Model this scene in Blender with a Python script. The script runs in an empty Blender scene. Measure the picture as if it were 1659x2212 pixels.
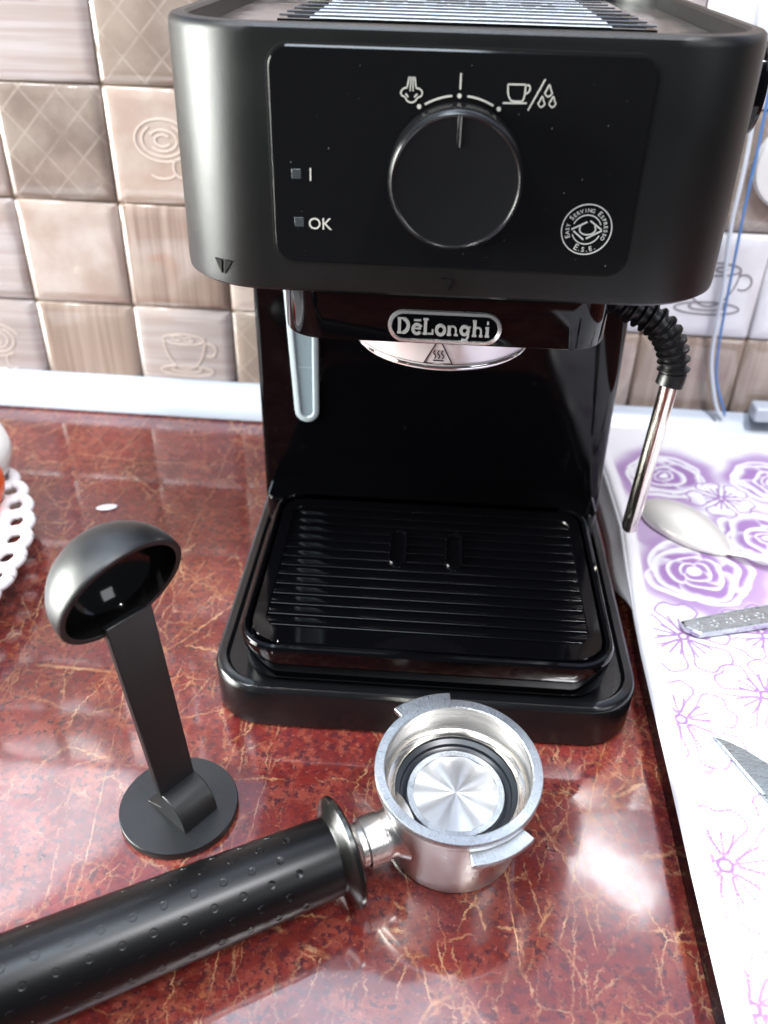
import bpy, bmesh, math, random
import numpy as np
from mathutils import Vector, Matrix
random.seed(4)
C = bpy.context.scene.collection
PI = math.pi

# ------------------------------------------------------------------ camera
cam_d = bpy.data.cameras.new('camera')
cam = bpy.data.objects.new('camera', cam_d); C.objects.link(cam)
bpy.context.scene.camera = cam
cam_d.sensor_fit = 'VERTICAL'; cam_d.sensor_height = 36.0
cam_d.lens = 36.0 * 1886.9 / 2212.0
cam_d.clip_start = 0.01; cam_d.clip_end = 50
CAM = Vector((-0.0051, -0.2665, 0.3044))
_r = Vector((0.9975, 0.0664, 0.0222)).normalized()
_f = Vector((-0.0422, 0.8237, -0.5654)).normalized()
_u = _r.cross(_f).normalized(); _r = _f.cross(_u).normalized()
M = Matrix((_r, _u, -_f)).transposed().to_4x4(); M.translation = CAM
cam.matrix_world = M
cam_d.dof.use_dof = True; cam_d.dof.focus_distance = 0.345; cam_d.dof.aperture_fstop = 9.5

# ------------------------------------------------------------------ light
w = bpy.data.worlds.new('World'); bpy.context.scene.world = w; w.use_nodes = True
bg = w.node_tree.nodes['Background']
bg.inputs[0].default_value = (0.80, 0.87, 1.0, 1); bg.inputs[1].default_value = 0.11
def area(name, loc, target, sx, sy, power, col, spread=180):
    l = bpy.data.lights.new(name, 'AREA'); l.shape = 'RECTANGLE'; l.size = sx; l.size_y = sy
    l.energy = power; l.color = col; l.spread = math.radians(spread)
    o = bpy.data.objects.new(name, l); C.objects.link(o); o.location = loc
    o.rotation_euler = (Vector(target) - Vector(loc)).to_track_quat('-Z', 'Y').to_euler()
    return o
area('ceiling_lamp', (0.56, -0.72, 2.0), (0.0, 0.1, 0), 0.27, 0.11, 35, (0.95, 0.96, 1.0))
for i, q in enumerate([(0.52, -0.90), (0.58, -0.94), (0.63, -0.97), (-0.78, -1.74), (-0.86, -1.41), (-1.02, -0.95), (-0.70, -1.20)]):
    area('small_bulb', (q[0], q[1], 2.0), (0, 0, 0), 0.03, 0.03, 3.0, (1.0, 0.97, 0.95))
area('window_light', (-1.30, -0.30, 0.36), (0, -0.12, 0.2), 0.85, 0.68, 14, (0.97, 1.0, 0.94), 56)
area('ceiling_light', (-0.25, -0.22, 2.2), (-0.1, -0.05, 0), 0.9, 0.5, 31, (0.78, 0.88, 1.0))
area('hall_lamp', (-1.15, -0.72, 2.0), (-0.2, 0, 0), 0.55, 0.40, 30, (0.88, 0.94, 1.0))
area('right_fill', (1.5, -1.1, 1.1), (0.1, 0.2, 0), 0.8, 0.8, 10, (0.93, 0.96, 1.0))  # added camera-side fill to brighten the tiles, not a known window
sc = bpy.context.scene
sc.view_settings.view_transform = 'Standard'; sc.view_settings.look = 'None'
sc.view_settings.exposure = -0.22; sc.view_settings.gamma = 1.0

# ------------------------------------------------------------------ materials
def mat(name, col, rough=0.5, metal=0.0, spec=0.5, coat=0.0, coat_rough=0.05, bump=None, aniso=0.0, trans=0.0, emis=None, rvar=0.0):
    m = bpy.data.materials.new(name); m.use_nodes = True
    nt = m.node_tree; b = nt.nodes['Principled BSDF']
    b.inputs['Base Color'].default_value = (*col, 1)
    b.inputs['Roughness'].default_value = rough; b.inputs['Metallic'].default_value = metal
    b.inputs['Specular IOR Level'].default_value = spec
    b.inputs['Coat Weight'].default_value = coat; b.inputs['Coat Roughness'].default_value = coat_rough
    b.inputs['Anisotropic'].default_value = aniso; b.inputs['Transmission Weight'].default_value = trans
    tc = nt.nodes.new('ShaderNodeTexCoord')
    if bump:
        sc_, st = bump
        n = nt.nodes.new('ShaderNodeTexNoise'); n.inputs['Scale'].default_value = sc_; n.inputs['Detail'].default_value = 3
        nt.links.new(tc.outputs['Object'], n.inputs['Vector'])
        bp = nt.nodes.new('ShaderNodeBump'); bp.inputs['Strength'].default_value = st; bp.inputs['Distance'].default_value = 0.0005
        nt.links.new(n.outputs['Fac'], bp.inputs['Height']); nt.links.new(bp.outputs[0], b.inputs['Normal'])
    if rvar:
        n = nt.nodes.new('ShaderNodeTexNoise'); n.inputs['Scale'].default_value = 45; n.inputs['Detail'].default_value = 5
        nt.links.new(tc.outputs['Object'], n.inputs['Vector'])
        mr = nt.nodes.new('ShaderNodeMapRange'); mr.inputs['From Min'].default_value = .3; mr.inputs['From Max'].default_value = .7
        mr.inputs['To Min'].default_value = max(0, rough - rvar); mr.inputs['To Max'].default_value = rough + rvar
        nt.links.new(n.outputs['Fac'], mr.inputs['Value']); nt.links.new(mr.outputs[0], b.inputs['Roughness'])
    return m

class G:                                     # tiny node-graph helper
    def __init__(s, m): s.nt = m.node_tree; s.N = s.nt.nodes; s.L = s.nt.links; s.b = s.N['Principled BSDF']
    def new(s, t, **kw):
        n = s.N.new(t)
        for k, v in kw.items():
            if hasattr(n, k) and k not in n.inputs: setattr(n, k, v)
            else: n.inputs[k].default_value = v
        return n
    def link(s, a, b): s.L.new(a, b)
    def math(s, op, a, b=None, c=None):
        n = s.N.new('ShaderNodeMath'); n.operation = op
        for i, x in enumerate((a, b, c)):
            if x is None: continue
            if isinstance(x, (int, float)): n.inputs[i].default_value = x
            else: s.L.new(x, n.inputs[i])
        return n.outputs[0]
    def mix(s, fac, a, b):
        n = s.N.new('ShaderNodeMix'); n.data_type = 'RGBA'
        for sock, x in ((n.inputs[0], fac), (n.inputs[6], a), (n.inputs[7], b)):
            if isinstance(x, (int, float)): sock.default_value = x
            elif isinstance(x, tuple): sock.default_value = (*x, 1)
            else: s.L.new(x, sock)
        return n.outputs[2]
    def ramp(s, v, lo, hi, a=0.0, b=1.0):
        n = s.N.new('ShaderNodeMapRange'); n.interpolation_type = 'SMOOTHSTEP'
        n.inputs['From Min'].default_value = lo; n.inputs['From Max'].default_value = hi
        n.inputs['To Min'].default_value = a; n.inputs['To Max'].default_value = b
        s.L.new(v, n.inputs['Value']); return n.outputs[0]
    def noise(s, vec, scale, detail=4, rough=.55, dist=0.0, col=False):
        n = s.N.new('ShaderNodeTexNoise'); n.inputs['Scale'].default_value = scale; n.inputs['Detail'].default_value = detail
        n.inputs['Roughness'].default_value = rough; n.inputs['Distortion'].default_value = dist
        s.L.new(vec, n.inputs['Vector']); return n.outputs['Color' if col else 'Fac']

def marble():
    m = mat('red_marble_laminate', (.2, .03, .02), 0.12, spec=0.5, coat=1.0, coat_rough=.05); g = G(m)
    tc = g.new('ShaderNodeTexCoord').outputs['Object']
    n1 = g.noise(tc, 20, 6, .62); n2 = g.noise(tc, 300, 5, .7); n3 = g.noise(tc, 11, 5, .6); n4 = g.noise(tc, 420, 3, .6); n5 = g.noise(tc, 70, 5, .65)
    c = g.mix(g.ramp(n1, .36, .64), (.108, .012, .011), (.195, .025, .021))
    c = g.mix(g.ramp(n5, .47, .60, 0, .7), c, (.25, .060, .040))
    c = g.mix(g.ramp(g.noise(tc, 190, 5, .75), .50, .62, 0, .42), c, (.075, .018, .024))
    c = g.mix(g.ramp(g.noise(tc, 5.5, 3, .5), .45, .62, 0, .45), c, (.10, .020, .014))
    c = g.mix(g.ramp(n3, .52, .66, 0, .65), c, (.10, .022, .032))
    c = g.mix(g.math('MULTIPLY', g.ramp(n2, .50, .58, 0, .85), g.ramp(n5, .38, .6, .5, 1)), c, (.040, .012, .018))
    c = g.mix(g.ramp(n4, .60, .68, 0, .45), c, (.34, .10, .07))
    def veins(scale, warp, wscale, off, thin, m0, m1, mscale, asp=.6):
        wn = g.noise(tc, wscale, 6, .75, col=True)
        v = g.new('ShaderNodeVectorMath', operation='SUBTRACT'); g.link(wn, v.inputs[0]); v.inputs[1].default_value = (.5, .5, .5)
        v2 = g.new('ShaderNodeVectorMath', operation='SCALE'); g.link(v.outputs[0], v2.inputs[0]); v2.inputs['Scale'].default_value = warp
        v3 = g.new('ShaderNodeVectorMath', operation='ADD'); g.link(tc, v3.inputs[0]); g.link(v2.outputs[0], v3.inputs[1])
        mp = g.new('ShaderNodeMapping'); g.link(v3.outputs[0], mp.inputs[0]); mp.inputs['Location'].default_value = off; mp.inputs['Rotation'].default_value = (0, 0, off[0] * 3); mp.inputs['Scale'].default_value = (1, asp, 1)
        vo = g.new('ShaderNodeTexVoronoi', feature='DISTANCE_TO_EDGE'); vo.voronoi_dimensions = '2D'; g.link(mp.outputs[0], vo.inputs['Vector']); vo.inputs['Scale'].default_value = scale
        line = g.ramp(vo.outputs['Distance'], thin * .2, thin, 1, 0)
        return g.math('MULTIPLY', line, g.ramp(g.noise(tc, mscale, 5, .6), m0, m1))
    v = veins(20, .016, 50, (.3, .1, 0), .0105, .44, .54, 30)
    def acc(x, k=1.0):
        nonlocal v
        v = g.math('MAXIMUM', v, g.math('MULTIPLY', x, k) if k != 1 else x)
    acc(veins(27, .012, 60, (1.1, .4, 0), .014, .48, .60, 37, .5), .8)
    acc(veins(22, .010, 50, (2.3, .7, 0), .013, .46, .60, 27, .40), .8)
    acc(veins(45, .010, 80, (.7, 1.4, 0), .024, .52, .62, 24, .8), .75)
    acc(veins(33, .007, 60, (3.1, 2.4, 0), .014, .50, .60, 31, .28), .8)
    acc(veins(38, .012, 70, (4.1, 1.4, 0), .014, .45, .58, 21, .45), .7)
    acc(veins(14, .006, 40, (5.2, .4, 0), .006, .42, .52, 15, .3), .9)
    acc(veins(80, .010, 120, (1.7, .4, 0), .05, .49, .60, 33, .8), .6)
    acc(veins(55, .014, 90, (6.7, 2.4, 0), .030, .50, .60, 19, .6), .65)
    v = g.math('MULTIPLY', v, g.ramp(g.noise(tc, 230, 4, .7), .34, .56, .25, 1))
    v = g.math('MULTIPLY', v, g.ramp(g.noise(tc, 8, 3, .6), .36, .60, .5, 1))
    clus = g.math('MULTIPLY', g.ramp(g.noise(tc, 190, 6, .75), .52, .62), g.ramp(g.noise(tc, 17, 4, .6), .48, .62, 0, .6))
    vc = g.mix(g.ramp(g.noise(tc, 60, 3), .4, .6), (.36, .15, .06), (.52, .31, .17))
    c = g.mix(clus, c, (.33, .10, .035))
    c = g.mix(g.math('MULTIPLY', v, .82), c, vc)
    g.link(c, g.b.inputs['Base Color'])
    g.link(g.ramp(g.noise(tc, 50, 6, .7), .35, .7, .10, .26), g.b.inputs['Roughness'])
    bp = g.new('ShaderNodeBump'); bp.inputs['Strength'].default_value = .12; bp.inputs['Distance'].default_value = .0006
    g.link(g.noise(tc, 45, 2, .5), bp.inputs['Height']); g.link(bp.outputs[0], g.b.inputs['Normal']); g.link(bp.outputs[0], g.b.inputs['Coat Normal'])
    return m

def tile_mat(kind):
    K = .88
    m = mat('glazed_tile_' + kind, (.6, .45, .35), .13, spec=.5, coat=1.0, coat_rough=.03); g = G(m)
    tcn = g.new('ShaderNodeTexCoord'); tc = tcn.outputs['Object']
    oi = g.new('ShaderNodeObjectInfo').outputs['Random']
    va = g.new('ShaderNodeVectorMath', operation='ADD'); g.link(tc, va.inputs[0])
    cmb = g.new('ShaderNodeCombineXYZ'); g.link(g.math('MULTIPLY', oi, 7.0), cmb.inputs[0]); g.link(g.math('MULTIPLY', oi, 3.0), cmb.inputs[2])
    g.link(cmb.outputs[0], va.inputs[1]); tv = va.outputs[0]
    sep = g.new('ShaderNodeSeparateXYZ'); g.link(tc, sep.inputs[0])
    n = g.noise(tv, 28, 6, .6); nb = g.noise(tv, 9, 3, .5)
    if kind == 'warm':
        c = g.mix(g.ramp(n, .35, .65), (.50, .375, .315), (.62, .52, .47))
        c = g.mix(g.ramp(nb, .5, .7, 0, .5), c, (.45, .32, .24))
    elif kind == 'pale':
        mp = g.new('ShaderNodeMapping'); g.link(tv, mp.inputs[0]); mp.inputs['Scale'].default_value = (2, 1, 90)
        s = g.noise(mp.outputs[0], 3, 4, .6)
        c = g.mix(g.ramp(s, .35, .65), (.50, .42, .40), (.62, .56, .56))
        c = g.mix(g.ramp(nb, .45, .7, 0, .5), c, (.50, .36, .28))
    elif kind == 'streak':
        mp = g.new('ShaderNodeMapping'); g.link(tv, mp.inputs[0]); mp.inputs['Scale'].default_value = (60, 1, 1.2)
        s = g.noise(mp.outputs[0], 3, 5, .65)
        c = g.mix(g.ramp(s, .35, .65), (.28, .195, .155), (.50, .385, .325))
        c = g.mix(g.ramp(nb, .4, .7, 0, .4), c, (.55, .44, .35))
    elif kind == 'white':
        c = g.mix(g.ramp(n, .3, .7), (.78, .76, .80), (.86, .85, .88))
    else:                                    # brown with crossed pale lines
        c = g.mix(g.ramp(n, .35, .65), (.25, .19, .16), (.38, .31, .265))
        c = g.mix(g.ramp(nb, .45, .65, 0, .6), c, (.42, .34, .28))
        def dl(a, b, per, off, w):
            t = g.math('ADD', g.math('MULTIPLY', sep.outputs[0], a), g.math('MULTIPLY', sep.outputs[2], b))
            t = g.math('PINGPONG', g.math('ADD', t, off), per)
            return g.ramp(t, 0, w, 1, 0)
        l = g.math('MAXIMUM', dl(.75, .66, .0088, .1, .0011), dl(.72, -.70, .0088, .104, .0011))
        l = g.math('MULTIPLY', l, g.ramp(g.noise(tv, 60, 3), .3, .6, .05, .40))
        c = g.mix(l, c, (.66, .58, .50))
    if kind != 'white': c = g.mix(.24, c, (.16, .13, .12))
    g.link(c, g.b.inputs['Base Color'])
    bp = g.new('ShaderNodeBump'); bp.inputs['Strength'].default_value = .25; bp.inputs['Distance'].default_value = .001
    g.link(nb, bp.inputs['Height']); g.link(bp.outputs[0], g.b.inputs['Normal'])
    return m

def steel_mat(name, col=(.62, .61, .60), rough=.2, scratch=None, aniso=0.0, tang=None, strength=.25, polar=False):
    m = mat(name, col, rough, 1.0, aniso=aniso); g = G(m)
    tc = g.new('ShaderNodeTexCoord').outputs['Object']
    if polar:                                # scratches laid out round the filter holder's axis
        sp_ = g.new('ShaderNodeSeparateXYZ'); g.link(tc, sp_.inputs[0]); yv = g.math('ADD', sp_.outputs[1], .0043)
        an_ = g.math('ARCTAN2', yv, sp_.outputs[0]); ra_ = g.math('SQRT', g.math('ADD', g.math('MULTIPLY', yv, yv), g.math('MULTIPLY', sp_.outputs[0], sp_.outputs[0])))
        cb = g.new('ShaderNodeCombineXYZ'); g.link(g.math('MULTIPLY', an_, .03), cb.inputs[0]); g.link(ra_, cb.inputs[1]); g.link(sp_.outputs[2], cb.inputs[2]); tc = cb.outputs[0]
    mp = g.new('ShaderNodeMapping'); g.link(tc, mp.inputs[0]); mp.inputs['Scale'].default_value = scratch or (1, 1, 1)
    n = g.noise(mp.outputs[0], 60, 5, .7)
    g.link(g.ramp(n, .3, .7, max(.03, rough - .08), rough + .1), g.b.inputs['Roughness'])
    bp = g.new('ShaderNodeBump'); bp.inputs['Strength'].default_value = strength; bp.inputs['Distance'].default_value = .0002
    g.link(n, bp.inputs['Height']); g.link(bp.outputs[0], g.b.inputs['Normal'])
    if tang:
        t = g.new('ShaderNodeTangent'); t.direction_type = 'RADIAL'; t.axis = 'Z'; g.link(t.outputs[0], g.b.inputs['Tangent'])
    return m

MATTE = mat('matte_black_plastic', (.004, .004, .0048), .23, spec=.55, bump=(2600, .06), rvar=.03)
HEADM = mat('satin_black_housing', (.0035, .004, .004), .34, spec=.5, bump=(3200, .18), rvar=.03)
GLOSS = mat('gloss_black_plastic', (.0015, .0015, .002), .06, spec=.22, bump=(40, .05), rvar=.03)
PANELM = mat('gloss_panel_black', (.004, .004, .0045), .10, spec=.35, bump=(25, .04), rvar=.03)
GROOVE = mat('groove_black', (.002, .002, .002), .7, spec=.2)
RUBBER = mat('black_rubber', (.006, .006, .007), .36, spec=.5, bump=(900, .1))
SCOOPM = mat('scoop_dark_plastic', (.006, .0068, .008), .38, spec=.65, bump=(2400, .22), rvar=.04)
SCOOPIN = mat('scoop_gloss_inside', (.006, .006, .006), .09, spec=.5, bump=(70, .3))
PRINT = mat('white_print', (.42, .41, .38), .5)
PRINTD = mat('grey_print', (.33, .33, .33), .5)
CHROME = mat('chrome', (.85, .84, .84), .07, 1.0, bump=(120, .08))
PLATEST = steel_mat('polished_top_steel', (.60, .62, .65), .16, (1, 6, 1), strength=.1)
ALUM = steel_mat('cast_aluminium', (.74, .72, .70), .31, (.5, .5, .5), strength=.0, polar=True)
RIMM = steel_mat('machined_rim', (.47, .50, .54), .30, (160, 8, 8), strength=.7, polar=True)
INNER = steel_mat('inner_aluminium', (.80, .76, .71), .24, (1, 1, 45), strength=.12, polar=True)
DISCM = steel_mat('spun_aluminium', (.80, .80, .81), .27, (.05, 2, 1), aniso=.6, tang=True, strength=.0, polar=True)
_b = DISCM.node_tree.nodes['Principled BSDF']
DISCM.node_tree.links.remove(_b.inputs['Roughness'].links[0]); _b.inputs['Roughness'].default_value = .36
STEELW = steel_mat('wand_steel', (.66, .61, .55), .14, (20, 20, 1), strength=.08)
SPOONM = mat('spoon_pale_metal', (.86, .83, .79), .38, .45)
KNIFEM = steel_mat('knife_steel', (.62, .66, .68), .30, (2, 14, 1), strength=.3)
SEAL = mat('dark_seal_rubber', (.018, .021, .026), .32, spec=.6)
TANKM = mat('translucent_tank', (.23, .29, .33), .28, spec=.5)
TANKR = mat('translucent_rim', (.42, .48, .52), .22, spec=.6)
WTRIM = mat('white_plastic_trim', (.50, .54, .62), .28, spec=.5, bump=(60, .1))
CHINA = mat('white_plastic_lace', (.80, .77, .80), .3, spec=.5)
ORANGE = mat('orange_peel', (.80, .10, .008), .35, bump=(500, .4))
CERAM = mat('white_ceramic', (.78, .76, .74), .18)
GROUT = mat('grout_brown', (.24, .165, .12), .6, bump=(300, .4))
REFLM = mat('reflection_white', (.80, .86, .92), .3)  # white for the reflection painted on the machine top
STICK = mat('warning_plate_steel', (.84, .77, .78), .30, .55)
DARKPR = mat('dark_print', (.02, .008, .012), .5)
BLUE = mat('blue_sheath', (.10, .24, .55), .4)
WCABLE = mat('white_sheath', (.70, .74, .82), .4)
RELIEF = mat('tile_relief', (.68, .58, .52), .3)
RELIEFD = mat('tile_relief_grey', (.22, .20, .22), .4)
RED = mat('red_indicator', (.5, .02, .02), .3)

# ------------------------------------------------------------------ mesh helpers
def link(name, me, m=None, parent=None, smooth=None):
    o = bpy.data.objects.new(name, me); C.objects.link(o)
    if m is not None: me.materials.append(m)
    if parent is not None: o.parent = parent
    if smooth is not None: shade(me, smooth)
    return o
def shade(me, ang=35):
    me.polygons.foreach_set('use_smooth', [True] * len(me.polygons))
    me.set_sharp_from_angle(angle=math.radians(ang))
def mesh(name, v, f, m=None, parent=None, smooth=35):
    me = bpy.data.meshes.new(name); me.from_pydata([tuple(x) for x in v], [], f); me.validate(); me.update()
    bm = bmesh.new(); bm.from_mesh(me); bmesh.ops.recalc_face_normals(bm, faces=bm.faces); bm.to_mesh(me); bm.free()
    return link(name, me, m, parent, smooth)
class MB:
    def __init__(s): s.v = []; s.f = []
    def add(s, v, f, mt=None):
        o = len(s.v)
        s.v += [tuple(mt @ Vector(x)) if mt else tuple(x) for x in v]; s.f += [tuple(i + o for i in q) for q in f]; return s
    def out(s, name, m, parent=None, smooth=35): return mesh(name, s.v, s.f, m, parent, smooth)
def empty(name, label, cat, loc=(0, 0, 0), group=None):
    o = bpy.data.objects.new(name, None); C.objects.link(o); o.location = loc; o.empty_display_size = .02
    o['label'] = label; o['category'] = cat
    if group: o['group'] = group
    return o
def rrect(hw, y0, y1, r, n=8, rb=None):
    """rounded rectangle, x in +-hw, y from y0 (front) to y1 (back)"""
    rb = r if rb is None else rb
    pts = []
    for cx, cy, a0, rr in ((hw - r, y0 + r, -90, r), (hw - rb, y1 - rb, 0, rb), (-hw + rb, y1 - rb, 90, rb), (-hw + r, y0 + r, 180, r)):
        for k in range(n + 1):
            a = math.radians(a0 + 90 * k / n); pts.append((cx + rr * math.cos(a), cy + rr * math.sin(a)))
    return pts
def loft(rings, cap0=True, cap1=True):
    n = len(rings[0]); v = [p for r in rings for p in r]; f = []
    for i in range(len(rings) - 1):
        for k in range(n):
            a, b = i * n + k, i * n + (k + 1) % n; f.append((a, b, b + n, a + n))
    if cap0: f.append(tuple(range(n))[::-1])
    if cap1: f.append(tuple(range((len(rings) - 1) * n, len(rings) * n)))
    return v, f
def lathe(prof, n=64, axis='z', cap0=False, cap1=False):
    rings = [[(r * math.cos(2 * PI * k / n), r * math.sin(2 * PI * k / n), z) for k in range(n)] for r, z in prof]
    return loft(rings, cap0, cap1)
def tube(path, rad, n=14, caps=True, flat=1.0):
    P = [Vector(p) for p in path]; rings = []; up = None
    for i, p in enumerate(P):
        t = (P[min(i + 1, len(P) - 1)] - P[max(i - 1, 0)]).normalized()
        if up is None:
            up = Vector((0, 0, 1)) if abs(t.z) < .9 else Vector((0, 1, 0))
        s = t.cross(up).normalized(); u2 = s.cross(t).normalized(); up = u2
        r = rad[i] if isinstance(rad, (list, tuple)) else rad
        rings.append([tuple(p + s * r * math.cos(2 * PI * k / n) + u2 * r * flat * math.sin(2 * PI * k / n)) for k in range(n)])
    return loft(rings, caps, caps)
def box(x0, x1, y0, y1, z0, z1):
    v = [(x0, y0, z0), (x1, y0, z0), (x1, y1, z0), (x0, y1, z0), (x0, y0, z1), (x1, y0, z1), (x1, y1, z1), (x0, y1, z1)]
    return v, [(0, 3, 2, 1), (4, 5, 6, 7), (0, 1, 5, 4), (1, 2, 6, 5), (2, 3, 7, 6), (3, 0, 4, 7)]
def bevel(o, wd, seg=2, ang=30):
    md = o.modifiers.new('bevel', 'BEVEL'); md.width = wd; md.segments = seg; md.limit_method = 'ANGLE'; md.angle_limit = math.radians(ang)
    return o
def ribbon(pts, wd, closed=False, d=.0002):
    """flat stroke with thickness in a local 2-D plane (x, z), facing -y, front at y=-d"""
    P = [Vector((a, b)) for a, b in pts]; n = len(P); L, R_ = [], []
    for i in range(n):
        if closed: a, b = P[i - 1], P[(i + 1) % n]
        else: a, b = P[max(i - 1, 0)], P[min(i + 1, n - 1)]
        t1 = (P[i] - a).normalized() if (P[i] - a).length > 1e-9 else (b - P[i]).normalized()
        t2 = (b - P[i]).normalized() if (b - P[i]).length > 1e-9 else t1
        t = (t1 + t2).normalized() if (t1 + t2).length > 1e-6 else t1
        nn = Vector((-t.y, t.x)); k = 1 / max(.6, nn.dot(Vector((-t1.y, t1.x))))
        L.append(P[i] + nn * wd / 2 * k); R_.append(P[i] - nn * wd / 2 * k)
    v, f = [], []
    for q in range(n):
        for a, y in ((L[q], -d), (R_[q], -d), (R_[q], 0), (L[q], 0)): v.append((a.x, y, a.y))
    m = n if closed else n - 1
    for i in range(m):
        a, b = i * 4, ((i + 1) % n) * 4
        f += [(a, a + 1, b + 1, b), (a + 1, a + 2, b + 2, b + 1), (a + 3, a, b, b + 3)]
    if not closed: f += [(0, 3, 2, 1), tuple((n - 1) * 4 + k for k in (0, 1, 2, 3))]
    return v, f
def arc(cx, cy, r, a0, a1, n=24, ry=None):
    ry = r if ry is None else ry
    return [(cx + r * math.cos(math.radians(a0 + (a1 - a0) * k / n)), cy + ry * math.sin(math.radians(a0 + (a1 - a0) * k / n))) for k in range(n + 1)]
def disc2(cx, cy, r, n=20, d=.0002):
    p = arc(cx, cy, r, 0, 360, n)[:-1]
    return loft([[(x, 0, z) for x, z in p], [(x, -d, z) for x, z in p]], False, True)
def chars(txt, size, bold=0.0, shear=0):
    """text outline -> mesh data in (x, z) plane centred on x, facing -y"""
    cu = bpy.data.curves.new('t', 'FONT'); cu.body = txt; cu.size = size; cu.align_x = 'CENTER'; cu.offset = bold; cu.extrude = .0001
    cu.resolution_u = 3
    o = bpy.data.objects.new('t', cu); C.objects.link(o)
    dg = bpy.context.evaluated_depsgraph_get(); me = bpy.data.meshes.new_from_object(o.evaluated_get(dg))
    v = [(p.co.x, -p.co.z, p.co.y) for p in me.vertices]; f = [tuple(p.vertices) for p in me.polygons]
    bpy.data.objects.remove(o); bpy.data.curves.remove(cu); bpy.data.meshes.remove(me)
    return v, f
T = Matrix.Translation

# ------------------------------------------------------------------ setting
ct = mesh('countertop', [(-1.2, -.315, 0), (.9, -.315, 0), (.9, .34, 0), (-1.2, .34, 0), (-1.2, -.315, -.04), (.9, -.315, -.04), (.9, .34, -.04), (-1.2, .34, -.04)],
          [(0, 1, 2, 3), (4, 7, 6, 5), (0, 4, 5, 1), (1, 5, 6, 2), (2, 6, 7, 3), (3, 7, 4, 0)], marble()); ct['kind'] = 'structure'
PSI = math.radians(-1.244); WX, WY, WZ, S = -.2847, .3069, .0741, .0702
WALL = Matrix.Translation((WX, WY, WZ)) @ Matrix.Rotation(PSI, 4, 'Z')
wall = mesh('wall', *box(-1.3, 1.25, .0035, .05, -.11, 1.35), GROUT); wall.matrix_world = WALL; wall['kind'] = 'structure'
def tile_mesh(kind):
    g = .0006; rings = []
    for ins, y in ((g, .0045), (g, .0012), (.0016, .0002), (.0046, -.0012), (.0085, -.0016)):
        a, b = ins, S - ins; c = .0012 if ins < .003 else .003
        rings.append([(a + c, y, a), (b - c, y, a), (b, y, a + c), (b, y, b - c), (b - c, y, b), (a + c, y, b), (a, y, b - c), (a, y, a + c)])
    v, f = loft(rings, False, True)
    me = bpy.data.meshes.new('tile'); me.from_pydata(v, [], f); me.update(); me.materials.append(TM[kind])
    bm = bmesh.new(); bm.from_mesh(me); bmesh.ops.recalc_face_normals(bm, faces=bm.faces); bm.to_mesh(me); bm.free()
    shade(me, 60); return me
TM = {k: tile_mat(k) for k in ('warm', 'pale', 'streak', 'white', 'diamond')}
TME = {k: tile_mesh(k) for k in TM}
pattern = {(0, 1): 'diamond', (1, 1): 'warm', (0, 2): 'pale', (1, 2): 'diamond', (-1, 1): 'warm', (-1, 2): 'warm', (0, 0): 'warm', (1, 0): 'streak', (2, 0): 'warm', (-1, 0): 'pale',
           (-1, -1): 'pale', (0, -1): 'streak', (1, -1): 'pale', (2, -1): 'diamond', (-2, -1): 'streak', (-2, 0): 'diamond', (6, 0): 'white', (5, 0): 'white', (6, -1): 'streak', (5, -1): 'warm',
           (7, -1): 'streak', (7, 0): 'white', (6, 1): 'diamond', (7, 1): 'diamond', (5, 1): 'streak', (6, 2): 'white', (7, 2): 'white', (8, 0): 'warm', (8, -1): 'diamond'}
def cup_lines(cx, cz, s):
    L = [arc(cx, cz + .5 * s, .62 * s, 0, 360, 28, .16 * s), arc(cx, cz + .5 * s, .62 * s, 180, 360, 18, .95 * s), arc(cx + .74 * s, cz + .2 * s, .2 * s, -120, 130, 12),
         arc(cx, cz - .5 * s, .8 * s, 0, 360, 30, .16 * s), arc(cx, cz - .46 * s, .45 * s, 150, 390, 20, .09 * s), arc(cx - .2 * s, cz + .54 * s, .16 * s, 0, 300, 12, .07 * s), arc(cx + .15 * s, cz + .5 * s, .14 * s, 60, 380, 12, .06 * s)]
    return L
def rosette(cx, cz, s):
    L = [arc(cx, cz, r * s, a, a + 290, 26, r * .7 * s) for r, a in ((.9, 20), (.68, 130), (.45, 220), (.25, 40))]
    L += [arc(cx - .1 * s, cz - .95 * s, .4 * s, 200, 340, 12, .2 * s), arc(cx + .5 * s, cz - .8 * s, .25 * s, 100, 300, 10, .3 * s)]
    return L
def grinder(cx, cz, s):
    q = [(cx - .6 * s, cz + .9 * s), (cx - .6 * s, cz - .1 * s), (cx - .5 * s, cz - .25 * s), (cx + .5 * s, cz - .25 * s), (cx + .6 * s, cz - .1 * s), (cx + .6 * s, cz + .9 * s)]
    L = [q, arc(cx, cz + .45 * s, .22 * s, 0, 360, 16), arc(cx, cz + .45 * s, .34 * s, 200, 420, 16)]
    return L
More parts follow.
